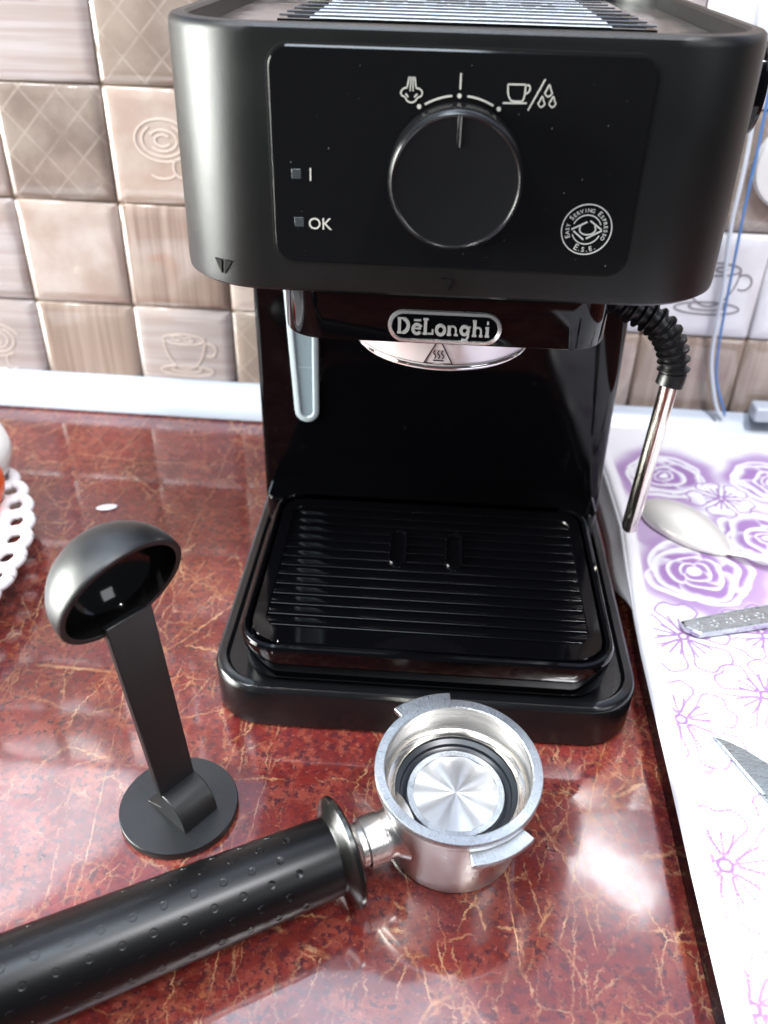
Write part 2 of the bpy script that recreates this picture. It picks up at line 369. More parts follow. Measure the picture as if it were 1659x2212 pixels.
for i in range(-9, 17):
    for j in range(-1, 5):
        k = pattern.get((i, j)) or random.choice(['warm', 'pale', 'streak', 'diamond', 'warm'])
        if j == -1:                          # cut bottom row keeps its own lower part below the trim
            pass
        t = bpy.data.objects.new('tile', TME[k]); C.objects.link(t); t.parent = wall
        t.location = (i * S, 0, j * S); t.rotation_euler = (random.uniform(-.004, .004), 0, random.uniform(-.004, .004))
        L = None; rm = RELIEF; wd = .0009
        if (i, j) == (1, -1): L = cup_lines(.035, .036, .024)
        if (i, j) in ((6, 0), (7, 0)): L = cup_lines(.038, .034, .026); rm = RELIEFD
        if (i, j) in ((7, -1),): L = cup_lines(.036, .036, .024); rm = RELIEFD
        if (i, j) in ((1, 1), (-1, -1), (-1, 2)): L = rosette(.036, .040, .020)
        if (i, j) == (7, 2): L = rosette(.036, .036, .024)
        if (i, j) == (0, 2): L = grinder(.030, .050, .022)
        if L:
            mb = MB()
            for q in L:
                v, f = ribbon(q, wd, d=.0004); mb.add(v, f, T((0, -.0016, 0)))
            r = mb.out('relief_lines', rm, t)
up = mesh('haze_reflector_panel', *box(-1.3, 1.25, -.003, .0030, 5 * S + .001, 1.28), mat('white_gloss_panel', (.66, .76, .95), .10, spec=.5, coat=1.0, coat_rough=.03, bump=(9, .12)))  # unseen bluish-white panel added for its haze in the counter's reflection
up.matrix_world = WALL; up['kind'] = 'structure'
# lettering-like embossed marks on the grinder tile
wt = mesh('wall_trim', *tube([(0, 0, 0), (1, 0, 0)], .01), WTRIM)
bpy.data.objects.remove(wt)
prof = [(0, .0), (-.019, .0), (-.0205, .0015), (-.0195, .005), (-.013, .011), (-.0075, .016), (-.004, .0195), (-.001, .021), (0.0, .021)]
v = []; f = []
for x in (-1.2, 1.2):
    for y, z in prof: v.append((x, y - .0022, z))
n = len(prof)
for k in range(n - 1): f.append((k, k + 1, n + k + 1, n + k))
wt = mesh('wall_trim', v, f, WTRIM); wt.matrix_world = Matrix.Translation((WX, WY, .0002)) @ Matrix.Rotation(PSI, 4, 'Z'); wt['kind'] = 'structure'

# ------------------------------------------------------------------ espresso machine
cm = empty('espresso_machine', 'black espresso machine with big round dial and chrome badge standing on the red countertop', 'coffee machine', (0, .13, 0))
off = T((0, -.13, 0))
def part(name, v, f, m, parent=None, smooth=35, mt=None):
    o = mesh(name, v, f, m, None, smooth); o.parent = parent or cm
    if (parent or cm) is cm: o.matrix_parent_inverse = off @ Matrix.Identity(4)
    return o
def R3(hw, y0, y1, r, z, n=8, rb=None): return [(x, y, z) for x, y in rrect(hw, y0, y1, r, n, rb)]
# head shell with recessed panel pocket left in front (panel sits proud of a dark groove)
HB, HT = .1905, .2757
rings = [R3(.0935, .0455, .250, .030, HB, 14), R3(.0995, .0385, .255, .034, HB, 14), R3(.1010, .0372, .256, .035, HB + .0012, 14), R3(.1012, .0370, .256, .035, HB + .004, 14),
         R3(.1004, .0370, .256, .035, HT - .003, 14), R3(.1000, .0373, .256, .035, HT - .001, 14), R3(.0990, .0383, .255, .034, HT, 14),
         R3(.0952, .0420, .251, .031, HT + .0003, 14), R3(.0940, .0432, .250, .030, HT - .0006, 14), R3(.0935, .0437, .2495, .030, HT - .006, 14)]
head = part('housing', *loft(rings, True, False), HEADM)
part('warming_plate', *loft([R3(.0932, .0441, .249, .030, HT - .0055, 14)], False, True), PLATEST)
tp = part('vent_grille', *box(-.066, .068, .086, .245, HT - .0052, HT - .0030), GLOSS)
part('white_reflection', *box(-.0545, .0525, .088, .235, HT - .0028, HT - .0025), REFLM, tp)  # white sheet stands in for the bright reflection on the top plate
mb = MB()
for r_ in range(7):
    x = -.05
    while x < .048:
        wdt = random.uniform(.002, .009)
        if random.random() < .7: mb.add(*box(x, min(x + wdt, .05), .093 + r_ * .013, .093 + r_ * .013 + random.uniform(.003, .006), HT - .0025, HT - .0024))
        x += wdt + random.uniform(.001, .003)
mb.out('reflection_marks', PRINTD, tp)  # grey marks painted into the white reflection
for k in range(12):
    v, f = tube([(-.0655 + .0006 * k, .0885 + k * .0142, HT - .0020), (.0680 - .0008 * k, .0885 + k * .0142, HT - .0020)], .00036, 8)
    o = part('rib', v, f, mat('rib_metal', (.10, .11, .13), .25, .5) if k == 0 else ribm, tp)
    if k == 0: ribm = o.data.materials[0]
# children of tp live in machine coordinates
tp_children = True

# front panel + groove ring
PX0, PX1, PZ0, PZ1 = -.0613, .0608, .2018, .2702
def rr2(x0, x1, z0, z1, r, n=8):
    pts = []
    for cx, cz, a0 in ((x1 - r, z0 + r, -90), (x1 - r, z1 - r, 0), (x0 + r, z1 - r, 90), (x0 + r, z0 + r, 180)):
        for k in range(n + 1):
            a = math.radians(a0 + 90 * k / n); pts.append((cx + r * math.cos(a), cz + r * math.sin(a)))
    return pts
def plate(x0, x1, z0, z1, r, yb, yf, bev=.0004):
    a = rr2(x0, x1, z0, z1, r); b = rr2(x0 + bev, x1 - bev, z0 + bev, z1 - bev, r - bev)
    return loft([[(x, yb, z) for x, z in a], [(x, yf + bev, z) for x, z in a], [(x, yf, z) for x, z in b]], False, True)
part('panel_groove', *plate(PX0 - .0007, PX1 + .0007, PZ0 - .0007, PZ1 + .0007, .0075, .038, .0368, .0001), GROOVE)
panel = part('control_panel', *plate(PX0, PX1, PZ0, PZ1, .0068, .037, .0363, .0005), PANELM)
PY = .0363
# printing on the panel
def prints(name, strokes, m=PRINT, parent=panel, y=PY - .00005):
    mb = MB()
    for v, f in strokes: mb.add(v, f, T((0, y, 0)))
    return mb.out(name, m, parent, 30)
mm = lambda pts: [(a / 1000, b / 1000) for a, b in pts]
W = .00042
prints('dial_scale', [ribbon(mm([(-.25, 263.8), (-.18, 259.2)]), .0005), disc2(-.0003, .2573, .00068), disc2(-.0129, .2538, .00068), disc2(.0124, .2539, .00068),
    ribbon(arc(0, .2345, .0229, 119, 96.5, 14), .00055), ribbon(arc(0, .2345, .0229, 84.5, 62.5, 14), .00055)])
def cat_rom(pts, closed=False, n=5):
    P = [Vector(q) for q in pts]; o = []; N = len(P); rng = range(N) if closed else range(N - 1)
    for i in rng:
        p0, p1, p2, p3 = (P[(i - 1) % N], P[i], P[(i + 1) % N], P[(i + 2) % N]) if closed else (P[max(i - 1, 0)], P[i], P[i + 1], P[min(i + 2, N - 1)])
        for k in range(n):
            t = k / n; o.append(tuple(.5 * ((2 * p1) + (-p0 + p2) * t + (2 * p0 - 5 * p1 + 4 * p2 - p3) * t * t + (-p0 + 3 * p1 - 3 * p2 + p3) * t ** 3)))
    if not closed: o.append(tuple(P[-1]))
    return o
prints('steam_symbol', [ribbon(mm([(-16.35, 262.3), (-16.9, 259.3)]), W), ribbon(mm([(-15.75, 262.3), (-15.95, 258.2)]), W * .8), ribbon(mm([(-15.2, 262.3), (-15.0, 258.2)]), W * .8), ribbon(mm([(-14.65, 262.3), (-14.1, 259.3)]), W),
    ribbon(cat_rom(mm([(-16.9, 259.1), (-18.0, 258.9), (-18.85, 257.9), (-18.5, 256.9), (-17.5, 256.4), (-16.8, 255.4), (-15.5, 254.9), (-14.2, 255.4), (-13.5, 256.4), (-12.4, 256.9), (-12.1, 258.0), (-12.9, 258.9), (-14.1, 259.1)])), W),
    ribbon(cat_rom(mm([(-17.4, 257.4), (-16.8, 256.9), (-16.5, 256.4)])), W), ribbon(cat_rom(mm([(-13.6, 257.4), (-14.2, 256.9), (-14.5, 256.4)])), W)])
def drop(cx, cz, s): return ribbon(cat_rom([(cx, cz + 1.7 * s), (cx + .55 * s, cz + .5 * s), (cx + .95 * s, cz - .4 * s), (cx, cz - 1.25 * s), (cx - .95 * s, cz - .4 * s), (cx - .55 * s, cz + .5 * s)], True), W * .9, True)
prints('coffee_and_water_symbols', [ribbon(mm([(14.6, 261.1), (20.1, 261.2)]), W), ribbon(cat_rom(mm([(14.6, 261.1), (14.9, 258.4), (15.6, 257.0), (16.4, 256.4), (19.3, 256.4), (19.9, 257.3), (20.1, 258.6), (20.15, 261.2)])), W),
    ribbon(cat_rom(mm([(20.1, 260.9), (21.2, 261.0), (21.6, 259.9), (21.0, 258.9), (20.1, 258.5)])), W), ribbon(mm([(13.5, 255.7), (21.0, 255.9)]), W * 1.1), ribbon(mm([(26.0, 262.9), (21.6, 253.8)]), W),
    drop(.02745, .2594, .00115), drop(.02563, .2562, .00105), drop(.02905, .2563, .00105)])
v, f = chars('OK', .0056, .00002); prints('ready_lettering', [([(x - .0454, y, z + .2136) for x, y, z in v], f)])
prints('power_mark', [ribbon(mm([(-48.3, 229.7), (-48.25, 233.8)]), .0005)])
for zc, xc in ((.2317, -.0531), (.2158, -.0526)):
    part('indicator_window', *plate(xc - .0016, xc + .0016, zc - .0016, zc + .0016, .0003, .0364, PY - .00012, .0001), mat('indicator_smoke', (.035, .04, .045), .2), panel)
# round emblem
EX, EZ, ER = .0456, .2173, .0084
st = [ribbon(arc(EX, EZ, ER, 0, 360, 56)[:-1], .00036, True), ribbon(arc(EX, EZ, ER * .58, 22, 158, 24), .00034), ribbon(arc(EX, EZ, ER * .58, 202, 338, 24), .00034)]
e = ER / 8.4
st += [ribbon([(EX - 5.2 * e * .98, EZ - .1 * e), (EX - .1 * e, EZ + 2.6 * e)], .0005), ribbon([(EX + .9 * e, EZ + 3.0 * e), (EX + 5.0 * e, EZ + .2 * e)], .0005),
       ribbon([(EX + 5.2 * e, EZ - .1 * e), (EX + .2 * e, EZ - 3.0 * e)], .0005), ribbon([(EX - 4.3 * e, EZ - .6 * e), (EX - .6 * e, EZ - 3.4 * e)], .0005),
       ribbon(arc(EX + .3 * e, EZ + .2 * e, 2.7 * e, 150, 395, 24, 1.9 * e), .00042)]
def ring_text(txt, rad, a0, a1, size, inner=False):
    out = []; n = len(txt)
    for k, ch in enumerate(txt):
        if ch == ' ': continue
        a = math.radians(a0 + (a1 - a0) * k / (n - 1)); big = ch.isupper() and (k == 0 or txt[k - 1] == ' ')
        v, f = chars(ch.upper(), size * (1.3 if big else 1.0), .00001)
        rot = a - PI / 2 if not inner else a + PI / 2
        ca, sa = math.cos(rot), math.sin(rot)
        out.append(([(EX + rad * math.cos(a) + x * ca - z * sa, y, EZ + rad * math.sin(a) + x * sa + z * ca) for x, y, z in v], f))
    return out
st += ring_text('Easy Serving Espresso', ER * .69, 203, -25, .0018)
st += ring_text('E.S.E.', ER * .90, 246, 300, .0023, True)
prints('round_emblem', st, mat('emblem_print', (.42, .42, .41), .5))

mbd = MB(); rd = random.Random(8)
for k in range(38):
    dx0, dz0, sz = rd.uniform(PX0 + .003, PX1 - .003), rd.uniform(PZ0 + .003, PZ1 - .003), rd.choice([.00007, .0001, .00014, .0002])
    a_ = rd.random() * 3; mbd.add(*ribbon([(dx0, dz0), (dx0 + sz * 2.2 * math.cos(a_), dz0 + sz * 2.2 * math.sin(a_))], sz, d=.0001), T((0, PY, 0)))
du = mbd.out('dust', mat('dust_grey', (.14, .14, .13), .7), panel, 30); du['kind'] = 'stuff'
# dial
KX, KZ, KR = .0, .2339, .0212
knob = part('dial_collar', *([(x, PY + z, y + KZ) for x, y, z in lathe([(.0205, .001), (.0205, -.0006), (.0203, -.0012), (.0200, -.0016)], 72)[0]], lathe([(.0205, .001), (.0205, -.0006), (.0203, -.0012), (.0200, -.0016)], 72)[1]), GLOSS)
prof = [(.0219, -.0013), (.0217, -.0075), (.0217, -.0110), (.0215, -.0122), (.0209, -.0134), (.0205, -.0138), (.0203, -.0138), (.0198, -.0134), (.0194, -.0133), (.0001, -.0133)]
n = 240; ringsk = []
for r, y in prof:
    ring = []
    for k in range(n):
        a = 2 * PI * k / n; rr_ = r + (.00022 if (k % 2 and y > -.0125 and y < -.002) else 0)
        ring.append((rr_ * math.cos(a), PY + y, KZ + rr_ * math.sin(a)))
    ringsk.append(ring)
dial = part('dial', *loft(ringsk, False, True), mat('dial_satin_black', (.006, .006, .0065), .20, spec=.55, rvar=.04), smooth=28)
mbp = MB(); v, f = box(-.00042, .00042, PY - .0139, PY - .0133, KZ + .0112, KZ + .0202); mbp.add(v, f); o = mbp.out('pointer_line', GLOSS, dial); bevel(o, .0002)
mbp = MB(); v, f = box(.00045, .00060, PY - .01405, PY - .0133, KZ + .0110, KZ + .0200); mbp.add(v, f); o = mbp.out('pointer_edge', PRINTD, dial)
# moulded alignment arrows
def tri(name, pts, y, m, curve=None, d=.0006):
    mb = MB()
    for P3 in pts:
        mb.add([(x, (curve(x) if curve else y) - d, z) for x, z in P3] + [(x, (curve(x) if curve else y) + .001, z) for x, z in P3], [(0, 1, 2), (3, 5, 4), (0, 3, 4, 1), (1, 4, 5, 2), (2, 5, 3, 0)])
    return mb.out(name, m, head, 30)
hc = lambda x: .0370 + .035 - math.sqrt(max(0, .035 ** 2 - (max(0, abs(x) - .0662)) ** 2))
tri('unlock_arrow', [mm([(-84.6, 200.1), (-81.9, 200.1), (-82.2, 195.0)]), mm([(-80.6, 200.2), (-77.9, 200.1), (-81.1, 195.0)])], 0, GROOVE, hc)
tri('lock_arrow', [mm([(-2.7, 197.7), (1.5, 197.9), (-.4, 193.4)])], .037, GROOVE)

# brew group shroud below the head
rings = [R3(.0625, .0485, .13, .016, .1680, 12), R3(.0628, .0482, .13, .016, .1686, 12), R3(.0630, .0480, .13, .016, .1908, 12)]
shr = part('group_shroud', *loft(rings, True, True), GLOSS)
badge = part('badge', *plate(-.0206, .0206, .1697, .1806, .0054, .0483, .0474, .0002), GLOSS, shr)
a = rr2(-.0217, .0217, .1686, .1817, .0065, 12); bq = rr2(-.0214, .0214, .1689, .1814, .0062, 12); c_ = rr2(-.0203, .0203, .1700, .1803, .0051, 12); d_ = rr2(-.0199, .0199, .1704, .1799, .0047, 12)
part('badge_border', *loft([[(x, .0483, z) for x, z in a], [(x, .0470, z) for x, z in bq], [(x, .0468, z) for x, z in c_], [(x, .0476, z) for x, z in d_]], False, False), mat('badge_frame', (.75, .74, .74), .22, .85), shr, 50)
# slab-serif lettering built from strokes; unit: x height .6, cap 1
def slab(ch):
    w_ = .22
    D = {'D': [[(0, .0), (0, 1)], [(-.14, .06), (.3, .06)], [(-.14, .94), (.3, .94)], arc(.22, .5, .36, -82, 82, 10, .42)],
         'e': [arc(.3, .32, .27, 25, 325, 16, .28), [(.08, .36), (.56, .36)], [(.08, .86), (.54, .86)]],
         'L': [[(.1, 0), (.1, 1)], [(-.06, .94), (.28, .94)], [(-.06, .07), (.62, .07)], [(.58, .02), (.58, .34)]],
         'o': [arc(.3, .32, .27, 0, 360, 18, .28)],
         'n': [[(.1, 0), (.1, .62)], [(-.02, .56), (.16, .56)], [(-.04, .06), (.26, .06)], arc(.32, .34, .22, 160, 10, 8, .24) + [(.54, 0)], [(.42, .06), (.68, .06)]],
         'g': [arc(.27, .36, .24, 0, 360, 16, .24), [(.52, .62), (.52, .0), (.42, -.22), (.1, -.2)], [(.46, .57), (.66, .57)]],
         'h': [[(.1, 0), (.1, 1)], [(-.04, .94), (.12, .94)], [(-.04, .06), (.26, .06)], arc(.32, .34, .22, 160, 10, 8, .24) + [(.54, 0)], [(.42, .06), (.68, .06)]],
         'i': [[(.1, 0), (.1, .62)], [(-.04, .57), (.14, .57)], [(-.04, .06), (.24, .06)], [(.1, .78), (.1, .96)]]}
    return D[ch]
x = 0; mb = MB(); adv = {'D': .86, 'e': .74, 'L': .80, 'o': .76, 'n': .84, 'g': .80, 'h': .84, 'i': .30}; word = 'DeLonghi'
tot = sum(adv[c] for c in word); scl = .0066; kx = .0345 / (tot * scl)
lay = 0
for ch in word:
    for k, sgm in enumerate(slab(ch)):
        thick = (.18 if k == 0 else .105) * scl
        if ch in 'D' and k == 3: thick = .2 * scl
        lay += 1
        v, f = ribbon([((x + a_) * scl * kx - .0172, b_ * scl + .1722) for a_, b_ in sgm], thick, d=.0006 + .00004 * (lay % 5))
        mb.add(v, f, T((0, .0474, 0)))
    x += adv[ch]
mb.out('badge_lettering', mat('badge_silver', (.48, .50, .50), .34, .5, bump=(900, .3)), shr, 40)
# polished ring of the brew head with warning plate
GZ = .1497
v, f = lathe([(.0001, 0), (.0366, 0), (.0376, .0003), (.0380, .0012), (.0392, .0225)], 128)
gr = part('group_ring', [(a_, b_ + .1009, c__ + GZ) for a_, b_, c__ in v], f, STICK, smooth=40)
v, f = lathe([(.03815, .0012), (.03855, .0013), (.03865, .0022), (.0384, .0025)], 128)
part('ring_edge', [(a_, b_ + .1009, c__ + GZ) for a_, b_, c__ in v], f, CHROME, gr, 50)
v2 = MB()
def onring(rb, ang):
    v, f = rb; o = []
    for x_, y_, z_ in v:
        r_ = .0381 + .0012 * (z_ / .0225) - y_ + .00002; a_ = -PI / 2 + ang + x_ / r_
        o.append((r_ * math.cos(a_), .1009 + r_ * math.sin(a_), GZ + z_))
    return o, f
for rb in (ribbon([(-.0058, .0035), (.0058, .0035), (0, .0150)], .0006, True), ribbon([(-.0022, .0050), (.0022, .0050)], .0005),
           *[ribbon(cat_rom([(q, .0058), (q + .0005, .0070), (q - .0004, .0083), (q + .0002, .0096)]), .00045) for q in (-.0016, 0, .0016)]):
    v, f = onring(rb, -.04); v2.add(v, f)
for k in range(60):
    a_ = -1.05 + 2.1 * k / 60; v, f = onring(ribbon([(-.0007, .0033), (.0007, .0033)], .00018, d=.0001), a_); v2.add(v, f)
v2.out('warning_symbol', DARKPR, gr, 30)

# column, with tapering glossy corner on both flanks
def col_ring(z, hw, rr_, rl=.0035):
    pts = []
    y0c, y1c = .1490, .262
    for cx, cy, a0, q_, rx_ in ((hw - rr_, y0c + rr_ * .8, -90, rr_, 1), (hw - .004, y1c - .004, 0, .004, 1), (-hw + .004, y1c - .004, 90, .004, 1), (-hw + rl, y0c + rl, 180, rl, 1)):
        for k in range(15):
            a_ = math.radians(a0 + 90 * k / 14); kk = .8 if q_ == rr_ and a0 == -90 else 1
            pts.append((cx + q_ * math.cos(a_), cy + q_ * kk * math.sin(a_), z))
    return pts
col_ = part('column', *loft([col_ring(.0246, .0948, .004), col_ring(.05, .0948, .008), col_ring(.08, .0948, .012), col_ring(.11, .0950, .016), col_ring(.14, .0951, .021), col_ring(.165, .0952, .026), col_ring(.1908, .0952, .027)], True, True), GLOSS, smooth=50)
# water gauge: capsule window tapering downwards
def capsule(ins, y):
    top, bot = .1750, .0800; pts = []
    xl, xr = -.0805 + ins, -.0618 - ins; xb0, xb1 = -.0757 + ins, -.0628 - ins
    pts += [(xl, y, top), (xb0, y, bot + .003)]
    cxx, rr_ = (xb0 + xb1) / 2, (xb1 - xb0) / 2
    pts += [(cxx - rr_ * math.cos(t * PI / 12), y, bot + .003 - rr_ * 1.05 * math.sin(t * PI / 12)) for t in range(1, 12)]
    pts += [(xb1, y, bot + .003), (xr, y, top)]
    return pts
wg = part('water_gauge', *loft([capsule(0, .1492), capsule(0, .1480), capsule(.0006, .1476), capsule(.0026, .1476), capsule(.0032, .1484)], False, False), TANKR)
part('gauge_window', *loft([capsule(.0031, .1484)], False, True), TANKM, wg)
part('water_line', *box(-.0762, -.0652, .1482, .14835, .1080, .1083), TANKR, wg)

# base
rings = [R3(.0925, .0025, .262, .022, .0006, 12), R3(.0950, .0003, .264, .024, .0020, 12), R3(.0952, .0000, .264, .024, .0210, 12), R3(.0947, .0006, .2636, .024, .0232, 12), R3(.0935, .0018, .262, .023, .0242, 12), R3(.0905, .0048, .26, .020, .0244, 12), R3(.0890, .0062, .26, .019, .0225, 12)]
base = part('base', *loft(rings, True, True), MATTE)
# drip tray
def tray_ring(hw, y0, r, z, y1=.1235): return R3(hw, y0, y1, r, z, 12, rb=max(.006, r * .7))
tr = part('drip_tray', *loft([tray_ring(.0795, .0085, .016, .0228), tray_ring(.0808, .0065, .017, .0260), tray_ring(.0820, .0040, .018, .0420), tray_ring(.0819, .0038, .018, .0440), tray_ring(.0812, .0045, .0175, .0452), tray_ring(.0800, .0058, .0165, .0456),
      tray_ring(.0786, .0072, .0155, .0450), tray_ring(.0782, .0076, .015, .0425)], True, False), GLOSS)
yb = .1235 - .0035
gp_o = tray_ring(.0772, .0086, .0145, .0446, yb); gp_o2 = tray_ring(.0768, .0090, .0142, .0450, yb)
gi = tray_ring(.0716, .0185, .0075, .0449, .1135); gi2 = tray_ring(.0712, .0190, .0070, .0442, .1132); gi3 = tray_ring(.0710, .0192, .0070, .0405, .1130)
gl = part('drip_grill', *loft([tray_ring(.0772, .0086, .0145, .0422, yb), gp_o, gp_o2, gi, gi2, gi3], False, False), GLOSS)
part('tray_floor', *loft([tray_ring(.0778, .0080, .015, .0405, yb)], False, True), GROOVE, tr)
NS = 13; y0_, y1_ = .0195, .1128; pitch = (y1_ - y0_) / NS
slp = [(-.0027, -.0018), (-.0027, .0002), (-.0025, .0006), (-.0021, .0008), (.0026, .0010), (.0028, .0009), (.0028, -.0018)]
me_s = None
for k in range(NS):
    yc = y0_ + pitch * (k + .5)
    if me_s is None:
        v = [(xx, a_, b_) for xx in (-.0712, .0712) for a_, b_ in slp]; q = len(slp)
        f = [(i, (i + 1) % q, q + (i + 1) % q, q + i) for i in range(q)] + [tuple(range(q))[::-1], tuple(range(q, 2 * q))]
        s_ = part('slat', v, f, GLOSS, gl, 40); me_s = s_.data
    else:
        s_ = bpy.data.objects.new('slat', me_s); C.objects.link(s_); s_.parent = gl
    s_.location = (0, yc, .0432)
def cap3(cx, y0, y1, r, zs):
    rings = []
    for ins, z in zs:
        pts = [(cx + (r - ins) * math.cos(math.radians(a_)), y1 - r + (r - ins) * math.sin(math.radians(a_)), z) for a_ in range(0, 181, 15)]
        pts += [(cx + (r - ins) * math.cos(math.radians(a_)), y0 + r + (r - ins) * math.sin(math.radians(a_)), z) for a_ in range(180, 361, 15)]
        rings.append(pts)
    return rings
for cx in (-.0153, .0122):
    part('spout_recess', *loft(cap3(cx, .0668, .0960, .0044, [(0, .0425), (0, .0452), (.0003, .0457), (.0007, .0457), (.0016, .0452), (.0018, .0447)]), False, True), GLOSS, gl)
# ledge between tray and column
part('rear_ledge', *loft([R3(.0895, .1245, .16, .006, .0228, 6), R3(.0895, .1245, .16, .006, .0400, 6), R3(.0885, .1253, .16, .005, .0410, 6)], False, True), GLOSS)

# steam wand: bent bellows sleeve + steel tube
cl = cat_rom([(.0800, .112, .1780), (.0865, .111, .1700), (.0945, .1085, .1630), (.0995, .106, .1560), (.1012, .105, .1480), (.1014, .105, .1400), (.1010, .105, .1315)], n=16)
def cat3(pts, n):
    P = [Vector(q) for q in pts]; o = []
    for i in range(len(P) - 1):
        p0, p1, p2, p3 = P[max(i - 1, 0)], P[i], P[i + 1], P[min(i + 2, len(P) - 1)]
        for k in range(n):
            t = k / n; o.append(.5 * ((2 * p1) + (-p0 + p2) * t + (2 * p0 - 5 * p1 + 4 * p2 - p3) * t * t + (-p0 + 3 * p1 - 3 * p2 + p3) * t ** 3))
    o.append(P[-1]); return o
cl = cat3([(.0700, .109, .1700), (.0790, .1085, .1655), (.0875, .108, .1615), (.0950, .107, .1570), (.1010, .1065, .1505), (.1045, .106, .1425), (.1056, .105, .1350), (.1048, .104, .1292)], 24)
acc = 0; rads = []; L = [0]
for i in range(1, len(cl)): L.append(L[-1] + (cl[i] - cl[i - 1]).length)
tot = L[-1]
for s_ in L:
    if s_ > tot - .0068: r = .0063 if s_ > tot - .006 else .0058
    else:
        ph = (s_ / .00415) % 1.0; r = .0074 if abs(ph - .5) < .14 else (.0063 if abs(ph - .5) < .24 else .0056)
        if s_ < .012: r *= .95
    rads.append(r)
sw = part('steam_wand', *tube(cl, rads, 24), RUBBER, smooth=50)
part('steam_tube', *tube([(.1050, .104, .1310), (.1026, .102, .0920), (.1002, .100, .0530), (.1001, .100, .0512), (.1000, .100, .0500)], [.0041, .0041, .0041, .0036, .0024], 24), STEELW, sw, 40)
# side knob at the machine's right flank
v, f = lathe([(.0001, .0), (.016, .0), (.019, .001), (.020, .004), (.020, .0205), (.0185, .0225), (.0001, .0227)], 40)
part('side_knob', [(c__ + .1002, a_ + .142, b_ + .2480) for a_, b_, c__ in v], f, GLOSS)
for o_ in list(cm.children):
    pass

# ------------------------------------------------------------------ portafilter
pf = empty('portafilter', 'polished metal portafilter with black dimpled handle lying on the countertop before the drip tray', 'portafilter', (.0140, -.0480, 0))
tilt = Matrix.Rotation(math.radians(5.5), 4, 'X')
TB = T((.0, -.0008, .0016)) @ tilt                       # body frame relative to pf
def pp(name, v, f, m, parent=None, smooth=35, mt=TB):
    return mesh(name, [tuple(mt @ Vector(q)) for q in v], f, m, parent or pf, smooth)
body = pp('filter_holder', *lathe([(.0001, .0), (.0240, 0), (.0254, .0006), (.0261, .002), (.0268, .012), (.0279, .026), (.0287, .0365), (.0290, .0385), (.0302, .0395), (.0308, .0405), (.0310, .0425)], 96), ALUM, smooth=50)
ZR = .0448
pp('rim', *lathe([(.0310, .0425), (.0310, ZR - .0005), (.0307, ZR), (.0275, ZR), (.0271, ZR - .0004)], 96), RIMM, body)
pp('inner_wall', *lathe([(.0271, ZR - .0004), (.0270, ZR - .003), (.0267, ZR - .0035), (.0262, ZR - .010), (.0258, ZR - .0118), (.0236, ZR - .0128), (.0232, ZR - .0135)], 96), INNER, body, 40)
pp('seal_ring', *lathe([(.0236, ZR - .0130), (.0232, ZR - .0150), (.0214, ZR - .0158), (.0210, ZR - .0172), (.0196, ZR - .0178), (.0190, ZR - .0185), (.0184, ZR - .0185)], 96), SEAL, body, 30)
dsc = pp('pressure_disc', *lathe([(.0187, ZR - .0190), (.0187, ZR - .0168), (.0184, ZR - .0163), (.0162, ZR - .0163), (.0160, ZR - .0166)], 96), RIMM, body, 30)
# spun disc, its pinwheel of highlights shaped in by ten added flutes
NA, NR = 200, 10; v = []; f = []
for i in range(NR + 1):
    r = .0161 * i / NR
    for k in range(NA):
        a = 2 * PI * k / NA; v.append((max(r, .00002) * math.cos(a), max(r, .00002) * math.sin(a), ZR - .0166 + .00024 * (r / .0161) * math.sin(10 * a + .6)))
for i in range(NR):
    for k in range(NA):
        a, b = i * NA + k, i * NA + (k + 1) % NA; f.append((a, b, b + NA, a + NA))
pp('spun_face', v, f, DISCM, body, 60)
# locking ears
def ear(a0, a1, r0=.0288, r1=.0380, z0=.0375, z1=.0402):
    n = 14; rings = []
    for k in range(n + 1):
        a = math.radians(a0 + (a1 - a0) * k / n); rr_ = r1
        c, s = math.cos(a), math.sin(a)
        rings.append([(r0 * c, r0 * s, z0), (rr_ * c, rr_ * s, z0), (rr_ * c, rr_ * s, z1), (r0 * c, r0 * s, z1)])
    return loft(rings, True, True)
for a0, a1, r1_ in ((95, 132, .0380), (278, 319, .0358)):
    o = pp('locking_ear', *ear(a0, a1, r1=r1_), RIMM, body, 30); bevel(o, .0004)
# neck and handle: axis from body to lower left
A0 = Vector((.0140, -.0480, .0)); 
H1 = Vector((-.0262, -.0740, .0212)); H2 = Vector((-.1340, -.1345, .0215))
ax = (H2 - H1).normalized()
def along(prof, n=48, start=H1, fold=None):
    z = ax; x_ = Vector((0, 0, 1)).cross(z).normalized(); y_ = z.cross(x_)
    Mx = Matrix((x_, y_, z)).transposed().to_4x4(); Mx.translation = start - Vector(pf.location)
    v, f = lathe(prof, n); return [tuple(Mx @ Vector(q)) for q in v], f
I = Matrix.Identity(4)
bx = .030                                            # distance from body axis to flange along the handle
pp('neck', *along([(.0135, -.0250), (.0120, -.0225), (.0098, -.0195), (.0088, -.0175), (.0088, -.0150), (.0094, -.0146), (.0094, -.0075), (.0082, -.0070), (.0082, -.0050), (.0100, -.0030), (.0112, .0)]), ALUM, smooth=40, mt=I)
hn = pp('handle', *along([(.0001, -.0012), (.0100, -.0012), (.0110, .0), (.0120, .003), (.0140, .0048), (.0143, .010), (.0146, .03), (.0150, .06), (.0155, .095), (.0158, .13), (.0150, .138), (.0120, .143), (.0001, .145)], 64), mat('handle_black', (.002, .002, .0025), .33, spec=.36, bump=(2500, .05)), smooth=40, mt=I)
pp('hand_guard', *along([(.0100, -.0016), (.0165, -.0014), (.0196, -.0006), (.0206, .0004), (.0204, .0018), (.0190, .0030), (.0150, .0042), (.0130, .0060)], 72), mat('guard_black', (.004, .004, .004), .22, spec=.55), smooth=40, mt=I)
